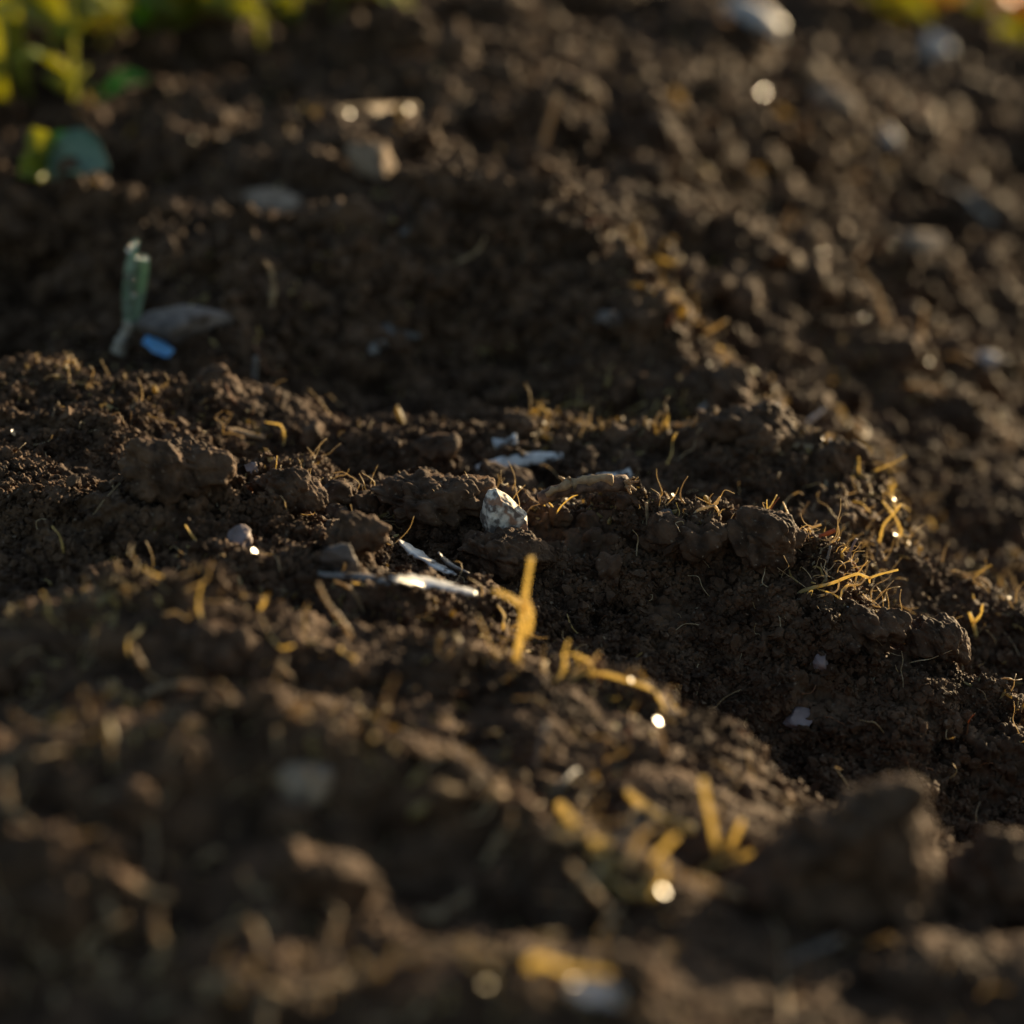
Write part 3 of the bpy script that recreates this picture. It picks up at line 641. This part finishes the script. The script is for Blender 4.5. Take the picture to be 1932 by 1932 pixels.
# ------------------------------------------------------------------ in front of focus
strand('forked_root', [(975,1238),(983,1195),(988,1150),(995,1100),(1003,1052)], 27, R, 'glowing golden forked root standing upright at the centre', 'root', tip=.55, y=.752, side=[[(988,1148),(965,1128),(930,1112)],[(996,1200),(1002,1160),(994,1130)]], jit=.08)
strand('curved_root', [(1070,1275),(1130,1270),(1190,1285),(1235,1305),(1255,1340)], 13, R, 'curved yellow root arching over the edge right of the forked root', 'root', tip=.8, y=.737)
strand('curved_root', [(1255,1420),(1250,1390),(1243,1365)], 9, TN, 'dim root hanging below the curved yellow root', 'root', y=.725)
strand('thin_root', [(655,1185),(620,1140),(600,1100)], 11, TN, 'blurred tan root slanting in front of the dull grey strip', 'root', y=.755)
strand('thin_root', [(680,1140),(660,1110),(630,1095)], 10, TN, 'bowed tan root in front of the silvery strips', 'root', y=.765)
strand('long_root', [(1165,1460),(1190,1500),(1240,1535),(1310,1565)], 22, R, 'long thick golden root leading down into the straw tuft', 'root', y=.66, tip=1.1)
for a, b, w, m, lab in [((1352,1600),(1325,1470),25,R,'tallest golden straw of the tuft, upright'),((1375,1605),(1400,1548),22,R,'short golden straw leaning right in the tuft'),((1165,1590),(1240,1535),24,GS,'grey green straw crossing below the long thick root'),((1235,1620),(1275,1575),22,R,'blurred golden straw left of the tallest one'),((1330,1640),(1420,1610),22,R,'golden straw lying flat at the right of the tuft'),((1070,1560),(1130,1590),26,R,'upper thick golden straw on the front ridge edge'),((1055,1520),(1085,1555),34,R,'stubby golden husk at the left end of the front straws'),((1130,1600),(1230,1665),26,R,'lower thick golden straw on the front ridge edge'),((1280,1650),(1400,1690),22,TN,'tan straw flat below the tuft')]:
    stub(*a, *b, w, m, lab, y=.625, tip=.9, flat=.7)
strand('hanging_root', [(1440,1705),(1470,1760),(1478,1840),(1482,1932)], 18, TN, 'thick brown root hanging straight down at the lower right', 'root', y=.585)
stub(1495, 1810, 1590, 1770, 20, GS, 'blurred grey straw slanting right of the hanging root', y=.585)
stub(1180, 1755, 1075, 1630, 22, TN, 'dim tan stem on the dark front face', 'straw_stub', y=.585)
stub(1085, 1455, 1045, 1495, 22, GS, 'dull stub leaning right behind the front ridge', y=.66)
stub(1010, 1440, 1030, 1365, 22, GS, 'dull upright stub behind the front ridge', y=.67)
stone(565, 1480, 110, 70, M['palestone'], 'pale wedge shaped stone on the front left ridge', 61, roll=-.4, planes=12)
stone(1120, 1876, 96, 30, M['whitestone'], 'bright whitish stone at the bottom centre', 62, planes=8)
strand('bottom_straw', [(700,1830,-.008),(790,1800,-.014),(880,1795,-.016),(950,1805,-.014)], 30, M['wood'], 'wide golden blurred straw standing in for sunlit soil and fibres at the bottom centre', 'straw', y=.505)  # its gold stands in for sunlit lumps of soil and fibre
strand('bottom_straw', [(1020,1810,-.012),(1070,1828,-.016),(1150,1838,-.014)], 34, R, 'bright golden husk above the bright whitish stone', 'straw', y=.505)
strand('bent_strand', [(200,1500),(270,1530),(290,1600),(275,1690)], 24, TN, 'thick bent tan strand standing in for sunlit soil and fibres at the lower left', 'root', y=.545)  # this and the next two strands stand in for sunlit soil and fibres
strand('bent_strand', [(0,1520),(60,1560),(110,1640)], 26, TN, 'thick blurred strand standing in for sunlit soil and fibres, slanting at the left edge', 'root', y=.54)
strand('bent_strand', [(400,1770),(470,1740),(500,1800)], 22, TN, 'short thick bent strand standing in for sunlit soil and fibres at the bottom left', 'root', y=.515)
strand('bent_strand', [(560,1330),(620,1365),(690,1400)], 26, TN, 'tan root lying on the front left ridge', 'root', y=.64)
strand('bent_strand', [(280,1310),(340,1290),(400,1300)], 30, M['wood'], 'pale straw root on the crest of the front left ridge', 'root', y=.64)
hull_clod([(1375,1690),(1440,1600),(1530,1565),(1610,1530),(1680,1478),(1742,1468),(1760,1540),(1772,1620),(1765,1720),(1750,1850),(1560,1870),(1420,1810)], .605, .05, 'big dark peaked clod at the lower right', 70)
clod(1880, 1665, 190, 130, 'rounded clod at the right edge beside the big dark clod', 72, Yd=.65, sub=6)
strand('golden_sliver', [(1735,1660),(1755,1640)], 18, R, 'small golden sliver between the big clod and its neighbour', 'sliver', y=.63)

# ------------------------------------------------------------------ small shining flakes, added and tilted at the sun to make the glints
def flake(px, py, mm, label, group=None, lift=.0015, tilt=.04, el=1.0):
    g, n = GN(px, py); p = P(px, py, g[1]-.002)+np.array([0, 0, lift*.2]); h = HALF(p)+RNG.normal(size=3)*tilt
    V, Q = ICO[3]; me = np_mesh('shiny_flake', V*np.array([mm/2000*el, mm/2000, mm/9000])*(1+.12*n3(V, 2, 7)[:, None]*np.array([1, 1, .0])), Q)
    V2 = np.array([v.co[:] for v in me.vertices]); top = mm/9000*.45
    V2[:, 2] = np.clip(V2[:, 2], -top, top); me.vertices.foreach_set('co', V2.astype(np.float32).ravel()); me.polygons.foreach_set('use_smooth', [False]*len(me.polygons)); me.update()
    o = link('shiny_flake', me, M['flake']); o.location = Vector(p); o.rotation_mode = 'QUATERNION'; o.rotation_quaternion = Vector(h).to_track_quat('Z', 'Y')
    return tag(o, label, 'mineral flake', group)
for px, py, mm, lab in [(25,818,3.0,'bright white drop like flake at the left edge'),(480,1043,3.6,'bright flake in front of the rounded mauve pebble'),(792,1108,2.6,'round glinting flake just below the curved pale strip'),(778,945,1.2,'tiny white flake on the broad clod left of the speckled stone'),(1241,1362,3.2,'bright flake at the end of the curved yellow root'),(1250,1683,2.8,'large bright flake at the lower end of the front straws'),(775,743,1.6,'tiny ringed glint in the dark hollow at the centre'),(1040,355,2.4,'single clear glint above the middle mound'),(1400,460,3.2,'single clear glint right of the middle mound'),(1440,175,5.0,'round blurred glint on the far right slope'),(1045,62,5.0,'faint round glint near the top centre'),(1838,415,5.0,'faint round glint near the right edge'),(1372,612,3.2,'bright glint on the edge of the middle mound slope'),(1085,1864,4.2,'left flake added as a warm highlight on the bright whitish stone at the bottom'),(1125,1874,5.5,'middle flake added as a warm highlight on the bright whitish stone at the bottom'),(1165,1884,4.2,'right flake added as a warm highlight on the bright whitish stone at the bottom'),(1738,455,5.0,'warm glint on the cream and orange stone'),(1660,262,5.5,'glint on the upper side of the pale upright stone'),(1680,315,5.5,'round glint just below the pale upright stone')]:
    flake(px, py, mm, lab)
for px, py in [(1302,497),(1243,555),(985,325),(955,283),(770,207),(660,215),(1345,560),(1300,520),(1740,980),(1812,998),(1690,1010),(1140,1205),(1135,1220),(1560,1540),(1585,1535),(360,100),(705,110),(1340,690),(1355,730),(1540,990),(548,440),(1270,935),(1205,886),(1190,1285)]:
    flake(px, py, 1.5+1.6*max(0, G(px, py)[1]-.9), 'small dull glinting flake lying loose on the soil', 'small glinting flakes', tilt=.10)

for _ in range(60):
    px, py = [(RNG.uniform(1250, 1920), RNG.uniform(60, 900)), (RNG.uniform(1000, 1900), 0)][int(RNG.random() < .45)]
    if py == 0: py = np.interp(px, [990, 1400, 1560, 1640, 1700, 1932], [800, 780, 820, 860, 990, 1150])+RNG.normal()*30
    flake(px, py, 1.2+1.9*max(0, G(px, py)[1]-.9), 'faint golden flake glinting on the right half of the soil', 'faint golden flakes', tilt=.14)
# ------------------------------------------------------------------ scattered repeats
rg = np.random.default_rng(77)
def spread(n, ylo, yhi, mid=None):
    out = []
    while len(out) < n:
        px, py = rg.uniform(10, PXS-10), rg.uniform(ylo, yhi)
        out.append((px, py))
    return out
def loose_root(px, py, m, label, group, L, r, name='root_fibre', stand=.35):
    p, n = GN(px, py); d = rg.normal(size=3); d -= n*(d@n)*(1-stand); d /= np.linalg.norm(d); pts = [p+n*r*.3]
    for _ in range(3):
        d = d+rg.normal(size=3)*.45; d /= np.linalg.norm(d); pts.append(pts[-1]+d*L/3)
    r *= .62; o = tube(name, pts, r, r*.45, m, seg=7, jit=.2); recentre(o, p); tag(o, label, 'root fibre', group)
def crest_pick(n, f, dx=(0, PXS), sd=40):
    return [(x, f(x)+rg.normal()*sd) for x in rg.uniform(*dx, n)]
focus = lambda x: np.interp(x, [480, 700, 1200, 1400, 1560, 1640, 1800, 1932], [905, 950, 940, 990, 1020, 1130, 1215, 1345])
rear = lambda x: np.interp(x, [990, 1400, 1560, 1640, 1700, 1932], [800, 780, 820, 860, 990, 1150])
front = lambda x: np.interp(x, [0, 380, 650, 980, 1250], [1400, 1310, 1380, 1490, 1680])
low = lambda x: np.interp(x, [0, 400, 800, 1000, 1250], [1160, 1090, 1165, 1210, 1340])
left = lambda x: np.interp(x, [0, 150, 330, 600], [700, 690, 770, 870])
for px, py in crest_pick(46, focus, (900, 1900), 34): loose_root(px, py, TN, 'short tan root fibre on the sharp ridge', 'root fibres on the sharp ridge', rg.uniform(.006, .016), rg.uniform(.0003, .0007))
for px, py in crest_pick(40, rear, (1000, 1920), 36): loose_root(px, py, R, 'short golden root fibre on the blurred rear ridge', 'root fibres on the rear ridge', rg.uniform(.008, .02), rg.uniform(.0004, .0009))
for px, py in crest_pick(26, low, (0, 1250), 45): loose_root(px, py, R, 'blurred golden root fibre on the lower left ridge', 'root fibres on the lower left ridge', rg.uniform(.006, .018), rg.uniform(.0005, .0012))
for px, py in crest_pick(26, front, (0, 1250), 60): loose_root(px, py, TN, 'thick blurred root fibre on the front ridge', 'root fibres on the front ridge', rg.uniform(.008, .022), rg.uniform(.0007, .0016))
for px, py in [(rg.uniform(0, 1250), rg.uniform(1450, 1920)) for _ in range(45)]: loose_root(px, py, M['wood'], 'much blurred straw bit in the near left foreground', 'straw bits in the near left foreground', rg.uniform(.008, .02), rg.uniform(.0012, .0026), 'straw_bit', .2)
for px, py in crest_pick(22, left, (0, 600), 45): loose_root(px, py, TN, 'fine pale root fibre on the left mound', 'root fibres on the left mound', rg.uniform(.006, .016), rg.uniform(.0003, .0006))
for px, py in [(rg.uniform(350, 1350), rg.uniform(400, 780)) for _ in range(36)]: loose_root(px, py, RU, 'rusty root fibre on the middle mound', 'root fibres on the middle mound', rg.uniform(.01, .03), rg.uniform(.0006, .0014))
for px, py in [(rg.uniform(1300, 1920), rg.uniform(200, 800)) for _ in range(30)]: loose_root(px, py, TN, 'blurred straw bit on the lower ground at right', 'straw bits on the lower right ground', rg.uniform(.015, .05), rg.uniform(.001, .0025), 'straw_bit', .15)
for px, py in [(rg.uniform(1050, 1900), rg.uniform(1150, 1550)) for _ in range(26)]: loose_root(px, py, RU, 'dull fibre on the dark shaded slope', 'fibres on the dark slope', rg.uniform(.005, .014), rg.uniform(.0003, .0007))
for (xa, ya, xb, yb, sd, n_), wh in [((1600,850,1720,1030,22,22),'on the lit end of the blurred rear ridge'),((1330,975,1560,1020,12,22),'in the root tangle on the sharp crest'),((940,1225,1260,1330,22,18),'below the golden forked root'),((1040,1500,1280,1690,30,20),'on the front ridge beside the straw tuft'),((1500,1060,1620,1130,16,14),'just above the long yellow root'),((1180,460,1400,720,30,16),'on the right shoulder of the middle mound')]:  # extra golden fibres, added so the crests look brightly rimmed
    for t in rg.uniform(0, 1, n_):
        x_, y_ = xa+(xb-xa)*t+rg.normal()*sd, ya+(yb-ya)*t+rg.normal()*sd; k_ = max(.8, abs(G(x_, y_)[1]-.93)*5)
        loose_root(x_, y_, [R, M['pale']][int(rg.random() < .5)], 'small bright golden root fibre added for a lit rim '+wh, 'bright fibres '+wh, rg.uniform(.008, .020), rg.uniform(.0006, .0013)*min(k_, 2), 'root_fibre', .6)
def small_clods(spots, label, group, lo, hi, sub):
    kinds = [clod_mesh(200+k+len(label), (z, .9*z, .72*z), sub, .34) for k, z in enumerate(np.geomspace(lo, hi, 6))]
    for px, py in spots:
        p, n = GN(px, py); s_ = rg.uniform(.85, 1.15)
        o = link('small_clod', kinds[min(5, int(rg.exponential(1.6)))], M['clod']); put(o, p-n*lo*.2, tuple(rg.uniform(0, 6.28, 3))); o.scale = (s_, s_, s_); tag(o, label, 'clod', group)
small_clods(crest_pick(26, focus, (500, 1932), 45), 'small dark soil clod on the sharp ridge', 'small clods on the sharp ridge', .0025, .007, 4)
small_clods([(rg.uniform(300, 1300), rg.uniform(380, 860)) for _ in range(45)], 'small soil clod on the middle mound', 'small clods on the middle mound', .004, .012, 4)
small_clods([(rg.uniform(1300, 1920), rg.uniform(60, 900)) for _ in range(45)], 'blurred soil clod on the lower ground at right', 'clods on the lower right ground', .008, .020, 5)
small_clods([(rg.uniform(100, 1400), rg.uniform(60, 340)) for _ in range(40)], 'blurred soil clod on the upper slope', 'clods on the upper slope', .007, .020, 5)
small_clods([(rg.uniform(0, 1250), rg.uniform(1080, 1900)) for _ in range(16)], 'blurred soil clod on the front ridges', 'clods on the front ridges', .006, .014, 5)

# ------------------------------------------------------------------ weeds at the top left
def leaf_mesh(base, tip, w, up, m, e, curl=.18, name='leaf'):
    a, b = np.array(base), np.array(tip); mid = (a+b)/2+np.array([0, 0, .15*np.linalg.norm(b-a)])
    o = strip(name, [a, mid*.5+a*.5, mid, mid*.5+b*.5, b], [w*.12, w*.8, w, w*.7, w*.06], up, m, thick=.0006, curl=curl); under(o, e); return o
def weed(px, py, Yb, hgt, n, leafm, label, seed, flower=None, lw=.026, ll=.05, lean=0):
    rgl = np.random.default_rng(seed); Yb = G(px, max(py, 8))[1]; b = P(px, py, Yb); e = empty('weed', b); b = np.array(b)
    top = b+np.array([lean, 0, hgt]); st = tube('stem', [b-np.array([0, 0, .01]), (b+top)/2+rgl.normal(size=3)*.006, top], .0022, .0012, M['leaf']); under(st, e)
    for k in range(n):
        f = rgl.uniform(.12, 1); q = b+(top-b)*f; a = rgl.uniform(0, 2*PI); L = ll*rgl.uniform(.7, 1.3)
        t = q+np.array([math.cos(a)*L, math.sin(a)*L, rgl.uniform(-.3, .7)*L]); leaf_mesh(q, t, lw*rgl.uniform(.7, 1.2), (rgl.normal()*.3, -.5, 1), leafm[k % len(leafm)], e)
    if flower:
        for k in range(flower[1]):
            c = top+np.array([rgl.normal()*.02, rgl.normal()*.01, rgl.uniform(-.01, .02)]); V, Q = ICO[3]
            th = np.arctan2(V[:, 1], V[:, 0]); rr = .8+.3*np.cos(6*th); V = V*np.stack([rr, rr, np.full_like(rr, .45)], 1)*.017+c
            under(link('flower', np_mesh('flower', V, Q), flower[0]), e)
    tag(e, label, 'weed'); return e
L1, L2, L3 = M['leaf'], M['darkleaf'], M['blueleaf']
weed(140, 215, 1.98, .15, 9, [L1], 'leafy bright green weed with upright stem at the upper left', 1, lw=.03, ll=.045)
weed(20, 130, 2.3, .22, 10, [L1, L2], 'tall green weed at the top left corner', 2, (M['petal'], 1), lw=.035, ll=.07)
weed(185, 75, 2.55, .022, 8, [L1], 'weed with large yellow orange flowers near the top left corner', 3, (M['petal'], 3), lw=.03, ll=.06)
weed(350, 40, 2.7, .018, 7, [L1], 'yellow flowered weed at the top edge left of centre', 4, (M['petal'], 3), lw=.03, ll=.055)
weed(500, 105, 2.35, .11, 6, [L1, L2], 'narrow weed with a pale bent stalk at the top left of centre', 5, lw=.014, ll=.05)
weed(630, 30, 2.8, .09, 7, [L1], 'low green weed at the top edge right of the yellow flowers', 6, lw=.03, ll=.06)
weed(60, 30, 2.8, .25, 12, [L2, L1], 'dark green weed rising past the top edge at far left', 9, lw=.04, ll=.08)
def seedling(label, base, leaves):
    e = empty('seedling', base)
    st = tube('stem', [np.array(base)-np.array([0, 0, .012]), np.array(base)+np.array([0, 0, .008])], .0018, .0014, M['leaf']); under(st, e)
    for tip, w, m, up in leaves: leaf_mesh(base, tip, w, up, m, e)
    tag(e, label, 'seedling')
ya = G(190, 185)[1]-.01; yb = G(85, 325)[1]-.005
seedling('seedling with dark green leaves on the soil below the leafy weed', P(190, 185, ya), [(P(280,150,ya), .018, L2, (0,-.6,1)), (P(150,190,ya-.01), .02, L1, (0,-.6,1))])
seedling('seedling with one broad bluish leaf on the left ledge', P(85, 320, yb), [(P(205,318,yb-.02), .034, L3, (0,-.75,.7)), (P(35,330,yb-.02), .02, L1, (.6,-.6,.3)), (P(60,240,yb), .018, L1, (.5,-.8,.2)), (P(150,255,yb+.01), .017, L2, (0,-.8,.4))])
for px, Yb, h_, lab in [(2, 2.1, .20, 'bright grass blade rising at the left edge'), (45, 2.4, .22, 'grass blade behind the one at the left edge')]:
    b = P(px, 190, G(max(px, 4), 190)[1]); o = strip('grass_blade', [b, b+np.array([-.01, 0, h_*.5]), b+np.array([-.035, 0, h_])], [.012, .012, .002], (.1, -1, .1), L1, curl=.2); recentre(o, b); tag(o, lab, 'grass blade')
weed(95, 120, 2, .13, 10, [L1], 'bushy yellow green weed between the tall corner weed and the leafy one', 21, lw=.034, ll=.05)
weed(250, 60, 2, .03, 9, [L1, L2], 'broad leaved green weed right of the leafy bright one', 22, (M['petal'], 2), lw=.036, ll=.055)
weed(430, 50, 2, .05, 8, [L1], 'spreading yellowish weed beside the narrow bent stalk weed', 23, lw=.03, ll=.06)
weed(-10, 190, 2, .14, 8, [L1, L2], 'green weed half cut off by the left edge', 24, lw=.034, ll=.055)
weed(560, 45, 3, .04, 7, [L1, L2], 'thin olive weed right of the narrow bent stalk weed at the top', 31, lw=.016, ll=.05)
weed(300, 25, 3, .05, 9, [L1], 'yellow green weed at the top between the broad leaved and yellow flowered ones', 32, (M['petal'], 2), lw=.026, ll=.06)
weed(1715, 45, 3, .03, 12, [M['petal'], L1, M['petal']], 'golden yellow low weed at the top right', 7, lw=.05, ll=.06)
weed(1640, 18, 3, .03, 8, [L1, M['petal']], 'yellowing low weed at the top edge left of the golden one', 27, lw=.05, ll=.07)
weed(1850, 25, 3, .04, 9, [L1], 'olive green low weed at the top edge near the right corner', 28, lw=.05, ll=.07)
weed(1935, 110, 3.6, .10, 6, [M['orange'], L1], 'orange leaved weed at the top right corner', 8, lw=.05, ll=.08)

# ------------------------------------------------------------------ light and camera
w = bpy.data.worlds.new('World'); sc.world = w; w.use_nodes = True
nt = w.node_tree; bg = nt.nodes['Background']; sky = nt.nodes.new('ShaderNodeTexSky'); sky.sky_type = 'NISHITA'; sky.sun_disc = False
sky.sun_elevation = SUN_EL; sky.sun_rotation = SUN_AZ; nt.links.new(sky.outputs[0], bg.inputs[0]); bg.inputs[1].default_value = .070
sl = bpy.data.lights.new('sun', 'SUN'); sl.energy = 5.0; sl.angle = math.radians(.5); sl.color = (1, .77, .46)
so = bpy.data.objects.new('sun', sl); COL.objects.link(so); so.rotation_mode = 'QUATERNION'; so.rotation_quaternion = Vector(SUN).to_track_quat('Z', 'Y')
cd = bpy.data.cameras.new('camera'); co = bpy.data.objects.new('camera', cd); COL.objects.link(co)
co.location = (0, 0, CAM_H); co.rotation_euler = (PI/2-PITCH, 0, 0); cd.lens = FOC; cd.sensor_width = 36; cd.clip_start = .01; cd.clip_end = 500
cd.dof.use_dof = True; cd.dof.focus_distance = .965; cd.dof.aperture_fstop = FOC/17.5; cd.dof.aperture_blades = 0
sc.camera = co
sc.view_settings.view_transform = 'Standard'; sc.view_settings.look = 'None'; sc.view_settings.exposure = 1.5; sc.view_settings.gamma = 1
sc.render.engine = 'CYCLES'; sc.cycles.max_bounces = 5; sc.cycles.use_denoising = True; sc.cycles.caustics_reflective = False; sc.cycles.caustics_refractive = False
